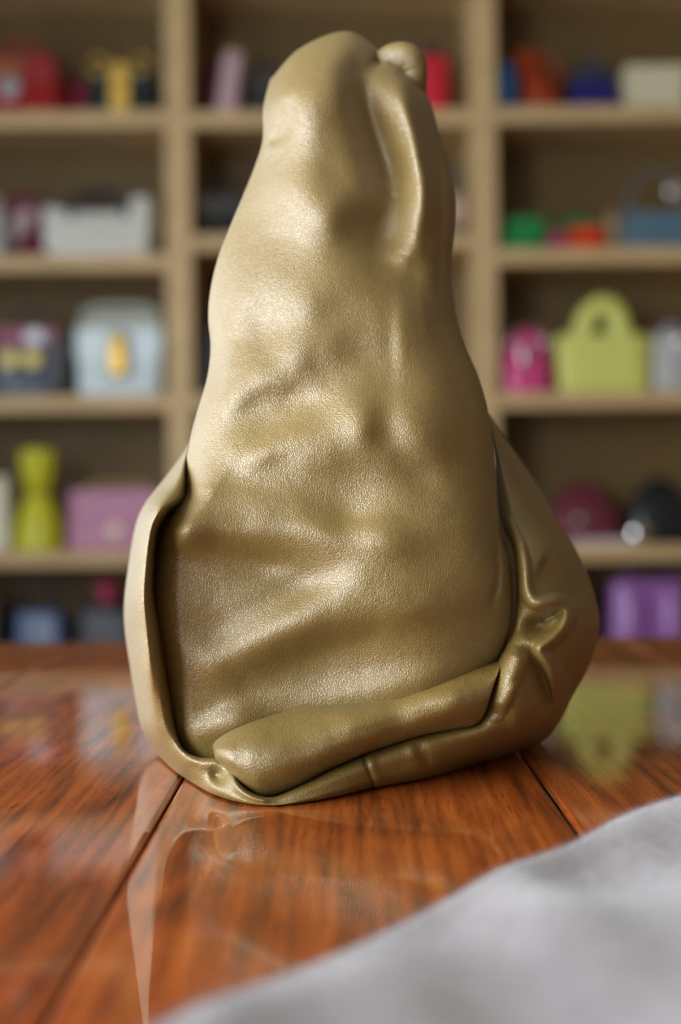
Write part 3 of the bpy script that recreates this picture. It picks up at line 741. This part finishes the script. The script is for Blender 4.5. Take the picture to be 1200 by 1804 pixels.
box('top_panel', (-62*W, -.03, 112*W), (62*W, .05, 148*W), gg, b, .012)
# ---- left column, fourth row
b = put('handbag', 'cream upright bag cut off by the left edge beside the yellow pouch', 0, -6, 4, .02, .13)
cr = lm('cream_leather', (226, 220, 200)); loft_body('body', 66*W, 50*W, .13, .09, 134*W, cr, b); arc('handle', 30*W, 30*W, 130*W, 0, .007, bk, b)
b = put('bucket_pouch', 'bright yellow gathered pouch with flared top, on the left fourth shelf', 0, 68, 4, .00, .13)
ye = lm('bright_yellow_leather', (206, 204, 34)); 
V = []; prof = [(0, .9), (.01, 1.0), (.10, 1.0), (.25, .90), (.40, .70), (.52, .50), (.58, .44), (.64, .50), (.76, .62), (.90, .70), (1.0, .62)]
pr = catmull(np.array(prof, float), np.linspace(0, 1, 34)); hh_ = 180*W; nn = 48
for (t, s) in pr:
    for k in range(nn):
        a = 2*math.pi*k/nn; q = s*(1 + (.10 if t > .3 else .10*t/.3)*math.sin(9*a))
        V.append((math.cos(a)*42*W*q, math.sin(a)*.062*q, t*hh_))
Fc = [(i*nn+k, i*nn+(k+1) % nn, (i+1)*nn+(k+1) % nn, (i+1)*nn+k) for i in range(33) for k in range(nn)] + [tuple(range(nn-1, -1, -1)), tuple(33*nn+k for k in range(nn))]
mesh_obj('body', V, Fc, ye, b)
tube('drawstring', [(math.cos(a)*20*W, math.sin(a)*.031, .585*hh_) for a in np.linspace(0, 2*math.pi, 25)[:-1]], .007, lm('dark_yellow_cord', (150, 146, 14)), b, n=8, closed=True)
b = put('handbag', 'dusty pink flap handbag with a round pale clasp, on the left fourth shelf', 0, 208, 4, .02, .12)
pk = lm('dusty_pink_leather', (182, 116, 150)); loft_body('body', 176*W, 168*W, .12, .08, 108*W, pk, b, p=.25)
flap('flap', 156*W, 74*W, 106*W, -.052, pk, b); disc('clasp', 0, -.062, 34*W, 13*W, CLASP, b)
arc('handle', 110*W, 16*W, 104*W, 0, .006, lm('tan_gold_strap', (170, 150, 90)), b, .6)
# ---- left column, fifth row
b = put('handbag', 'dark blue handbag on the lowest left shelf behind the table edge', 0, 70, 5, .04, .14)
bl = lm('blue_leather', (40, 74, 124), .28); loft_body('body', 110*W, 84*W, .14, .08, 176*W, bl, b, soft=.04); arc('handle', 54*W, 56*W, 172*W, 0, .010, lm('midnight_leather', (22, 28, 44)), b)
b = put('handbag', 'black handbag with a crimson tassel on the lowest left shelf', 0, 190, 5, .06, .14)
loft_body('body', 118*W, 106*W, .14, .09, 180*W, lm('midnight_leather', (22, 28, 44)), b, soft=.03); arc('handle', 60*W, 44*W, 176*W, 0, .010, bk, b)
tube('tassel', [(6*W, -.085, 232*W), (6*W, -.09, 214*W), (6*W, -.092, 190*W)], [.01, .03, .034], lm('crimson_leather', (150, 20, 70)), b, n=12, m=12)
b = put('handbag', 'black bag at the far left of the lowest shelf', 0, -30, 5, .06, .14)
loft_body('body', 84*W, 70*W, .14, .09, 200*W, bk, b); arc('handle', 40*W, 34*W, 196*W, 0, .009, bk, b)
# ---- middle column
b = put('handbag', 'slim pale pink bag on the middle top shelf left of the olive bag', 1, 408, 1, .00, .10)
pp = lm('pale_pink_leather', (192, 160, 166)); loft_body('body', 38*W, 34*W, .10, .06, 108*W, pp, b, lean=.12); arc('handle', 20*W, 14*W, 104*W, 0, .005, GOLD, b, x=.012*108*W/.19)
b = put('handbag', 'charcoal handbag behind the slim pale pink bag', 1, 470, 1, .10, .12)
ch = lm('charcoal_leather', (58, 56, 58)); loft_body('body', 104*W, 92*W, .12, .08, 84*W, ch, b); arc('handle', 50*W, 34*W, 80*W, 0, .008, ch, b); flap('flap', 92*W, 36*W, 82*W, -.05, ch, b)
b = put('handbag', 'maroon bag in the back corner of the middle top shelf', 1, 378, 1, .16, .12)
mr = lm('maroon_leather', (86, 22, 36)); loft_body('body', 50*W, 44*W, .11, .07, 104*W, mr, b); arc('handle', 24*W, 20*W, 100*W, 0, .007, mr, b)
b = put('bucket_bag', 'scarlet upright bag with a grey top at the right of the olive bag', 1, 768, 1, .02, .11)
sc = lm('scarlet_leather', (206, 24, 48)); loft_body('body', 62*W, 58*W, .11, .09, 100*W, sc, b, p=.5); loft_body('top_cap', 36*W, 26*W, .07, .05, 28*W, ch, b, p=.6).location.z = 98*W
b = put('handbag', 'black handbag on the middle second shelf left of the olive bag', 1, 400, 2, .06, .14)
loft_body('body', 92*W, 80*W, .14, .09, 78*W, bk, b); arc('handle', 44*W, 40*W, 74*W, 0, .008, bk, b); flap('flap', 80*W, 34*W, 76*W, -.05, bk, b)
b = put('handbag', 'blush bag with black base peeking past the olive bag, middle second shelf', 1, 796, 2, .03, .12)
bs = lm('blush_leather', (206, 176, 160)); loft_body('body', 60*W, 52*W, .12, .08, 72*W, bs, b); box('base', (-31*W, -.064, .001), (31*W, .062, 16*W), bk, b, .006); arc('handle', 34*W, 48*W, 70*W, 0, .012, ch, b)
b = put('handbag', 'black handbag on the middle third shelf beside the left upright', 1, 392, 3, .05, .14)
loft_body('body', 76*W, 70*W, .14, .09, 130*W, bk, b); arc('handle', 38*W, 40*W, 126*W, 0, .009, bk, b)
# ---- right column, first row
b = put('document_case', 'blue slim case leaning in the corner of the right top shelf', 2, 901, 1, .01, .14)
loft_body('body', 26*W, 26*W, .16, .15, 78*W, lm('petrol_blue_leather', (16, 70, 112)), b, p=.25, lean=-.05); arc('handle', 14*W, 10*W, 75*W, 0, .004, bk, b, x=-.006); b['category'] = 'case'
b = put('handbag', 'rust orange slouchy bag leaning on the right top shelf', 2, 962, 1, .03, .14)
ru = lm('rust_leather', (150, 52, 16)); loft_body('body', 76*W, 36*W, .14, .07, 112*W, ru, b, lean=-.28, soft=.08, p=.6); arc('strap', 60*W, 46*W, 50*W, -.06, .007, ru, b, x=-4*W)
b = put('clutch_bag', 'small brick red clutch between the rust and indigo bags', 2, 1000, 1, .20, .10)
br = lm('brick_leather', (136, 44, 30)); loft_body('body', 40*W, 36*W, .09, .06, 48*W, br, b); flap('flap', 34*W, 22*W, 46*W, -.04, br, b)
b = put('handbag', 'indigo blue handbag with a dark rounded top, on the right top shelf', 2, 1050, 1, .03, .14)
ig = lm('indigo_leather', (36, 34, 106)); loft_body('body', 92*W, 80*W, .14, .08, 56*W, ig, b); loft_body('top_flap', 84*W, 60*W, .13, .08, 32*W, lm('slate_leather', (60, 66, 82)), b, p=.6, dome=.8).location.z = 53*W; arc('handle', 40*W, 24*W, 78*W, 0, .008, lm('slate_leather', (60, 66, 82)), b)
b = put('gift_box', 'cream lidded box at the right end of the top shelf', 2, 1152, 1, .00, .18)
box('body', (-52*W, -.09, 0), (52*W, .09, 52*W), lm('cream_board', (206, 198, 168), .6), b, .004); box('lid', (-54*W, -.093, 50*W), (54*W, .093, 70*W), lm('cream_board', (206, 198, 168), .6), b, .004)
# ---- right column, second row
gn = lm('emerald_leather', (10, 124, 56))
b = put('handbag', 'small emerald green bag next to the right upright', 2, 928, 2, .02, .12)
loft_body('body', 78*W, 70*W, .12, .08, 56*W, gn, b); flap('flap', 68*W, 26*W, 54*W, -.05, gn, b); arc('handle', 40*W, 12*W, 52*W, 0, .006, gn, b)
b = put('handbag', 'second green bag lying behind the small red bag', 2, 1020, 2, .14, .12)
loft_body('body', 92*W, 76*W, .12, .08, 64*W, gn, b); flap('flap', 76*W, 28*W, 62*W, -.05, gn, b); arc('handle', 44*W, 18*W, 60*W, 0, .007, gn, b)
b = put('clutch_bag', 'tiny mauve pouch in front of the second green bag', 2, 985, 2, .02, .08)
mv = lm('mauve_leather', (160, 60, 96)); loft_body('body', 34*W, 30*W, .08, .05, 32*W, mv, b, p=.5); flap('flap', 28*W, 14*W, 31*W, -.033, mv, b)
b = put('handbag', 'small bright red-orange bag on the right second shelf', 2, 1034, 2, .02, .10)
ro = lm('red_orange_leather', (206, 52, 18)); loft_body('body', 62*W, 56*W, .10, .06, 40*W, ro, b); flap('flap', 52*W, 20*W, 39*W, -.042, ro, b); box('end_panel', (29*W, -.045, .002), (33*W, .045, 36*W), lm('crimson_red_leather', (160, 16, 20)), b, .003)
b = put('handbag', 'narrow beige bag left of the blue-grey bag', 2, 1082, 2, .06, .10)
be = lm('beige_leather', (170, 148, 116)); loft_body('body', 26*W, 20*W, .10, .07, 60*W, be, b); arc('handle', 14*W, 14*W, 57*W, 0, .005, be, b)
b = put('handbag', 'wide blue-grey handbag with a tall arched handle on the right second shelf', 2, 1160, 2, .02, .14)
bg = lm('blue_grey_leather', (84, 112, 130)); loft_body('body', 126*W, 120*W, .14, .10, 66*W, bg, b, p=.25); flap('flap', 112*W, 32*W, 64*W, -.06, bg, b)
arc('handle', 104*W, 84*W, 62*W, 0, .009, lm('smoke_leather', (92, 98, 100)), b); disc('glint_disc', 34*W, -.02, 106*W, 17*W, SILV, b, th=.012)  # silver disc inside the handle stands in for a round glint
# ---- right column, third row
b = put('handbag', 'rounded hot pink glossy handbag on the right third shelf', 2, 928, 3, .01, .13)
hp = lm('hot_pink_leather', (208, 66, 130), .22, .3); loft_body('body', 86*W, 84*W, .14, .10, 114*W, hp, b, p=.55, dome=.75); arc('zip', 62*W, 30*W, 84*W, -.062, .004, SILV, b); disc('glint_oval', -4*W, -.068, 66*W, 9*W, SILV, b, rz=22*W)  # silver oval on the front stands in for a white glint
b = put('tote_bag', 'lemon yellow tote bag with thick round handles on the right third shelf', 2, 1062, 3, .01, .15)
le = lm('lemon_leather', (212, 214, 112), .4); loft_body('body', 160*W, 170*W, .15, .10, 104*W, le, b, p=.28)
for yy in (-.045, .045): arc('handle', 68*W, 56*W, 100*W, yy, 16*W, le, b, 1.0, .45)
flap('front_panel', 120*W, 84*W, 96*W, -.066, le, b, .005)
b = put('handbag', 'silver grey soft bag at the right edge beside the lemon tote', 2, 1184, 3, .01, .13)
sg = lm('silver_grey_leather', (178, 180, 178)); loft_body('body', 72*W, 64*W, .13, .09, 104*W, sg, b, soft=.05, p=.5); disc('snap', 16*W, -.066, 88*W, 12*W, SILV, b); arc('handle', 36*W, 20*W, 98*W, 0, .007, sg, b)
b = put('handbag', 'dark mauve bag behind the silver grey bag', 2, 1176, 3, .17, .12)
dm = lm('dark_mauve_leather', (96, 66, 74)); loft_body('body', 90*W, 70*W, .12, .08, 140*W, dm, b, dome=.5); arc('handle', 40*W, 14*W, 128*W, 0, .008, dm, b)
# ---- right column, fourth row
b = put('handbag', 'burgundy slouchy domed bag on the right fourth shelf', 2, 1024, 4, .092, .15)
bu = lm('burgundy_leather', (104, 38, 54)); loft_body('body', 160*W, 100*W, .15, .08, 104*W, bu, b, p=.6, dome=.75, soft=.04); arc('handle', 66*W, 26*W, 84*W, 0, .008, bu, b); disc('buckle', -6*W, -.078, 44*W, 9*W, SILV, b)
b = put('handbag', 'black rounded handbag at the right edge of the fourth shelf', 2, 1160, 4, .08, .15)
loft_body('body', 116*W, 100*W, .15, .09, 110*W, lm('blue_black_leather', (24, 28, 34), .3), b, p=.55, dome=.7, soft=.03); arc('handle', 50*W, 24*W, 92*W, 0, .009, bk, b)
b = put('folded_card', 'pale grey folded card lying in front of the burgundy bag', 2, 1056, 4, .005, .07)
wc = lm('pale_card', (206, 200, 204), .6); box('lower_leaf', (-52*W, -.034, 0), (52*W, .034, .009), wc, b, .002); box('upper_leaf', (-50*W, -.033, .010), (50*W, .033, .018), wc, b, .002); b['category'] = 'card'
b = put('metal_tag', 'round silver tag standing on the shelf before the black rounded bag', 2, 1130, 4, .002, .012)
disc('disc', 0, .004, 18*W, 18*W, SILV, b, .008); box('foot', (-8*W, -.006, 0), (8*W, .006, 5*W), SILV, b, .002); b['category'] = 'tag'
# ---- right column, fifth row
b = put('handbag', 'glossy lilac purple handbag on the lowest right shelf', 2, 1142, 5, .02, .15)
pu = lm('lilac_leather', (150, 98, 170), .25); loft_body('body', 150*W, 138*W, .15, .10, 220*W, pu, b, p=.4)
for s_ in (-38, 36): tube('front_pleat', [(s_*W, -.068, 26*W), (s_*W, -.074, 120*W), (s_*W, -.062, 206*W)], [.028, .036, .028], pu, b, n=14, squash=.5, m=14)
arc('handle', 80*W, 30*W, 222*W, 0, .010, lm('plum_leather', (80, 44, 92)), b)
b = put('handbag', 'black handbag left of the lilac one on the lowest right shelf', 2, 1006, 5, .08, .14)
loft_body('body', 100*W, 88*W, .14, .09, 220*W, bk, b); arc('handle', 46*W, 30*W, 216*W, 0, .009, bk, b)
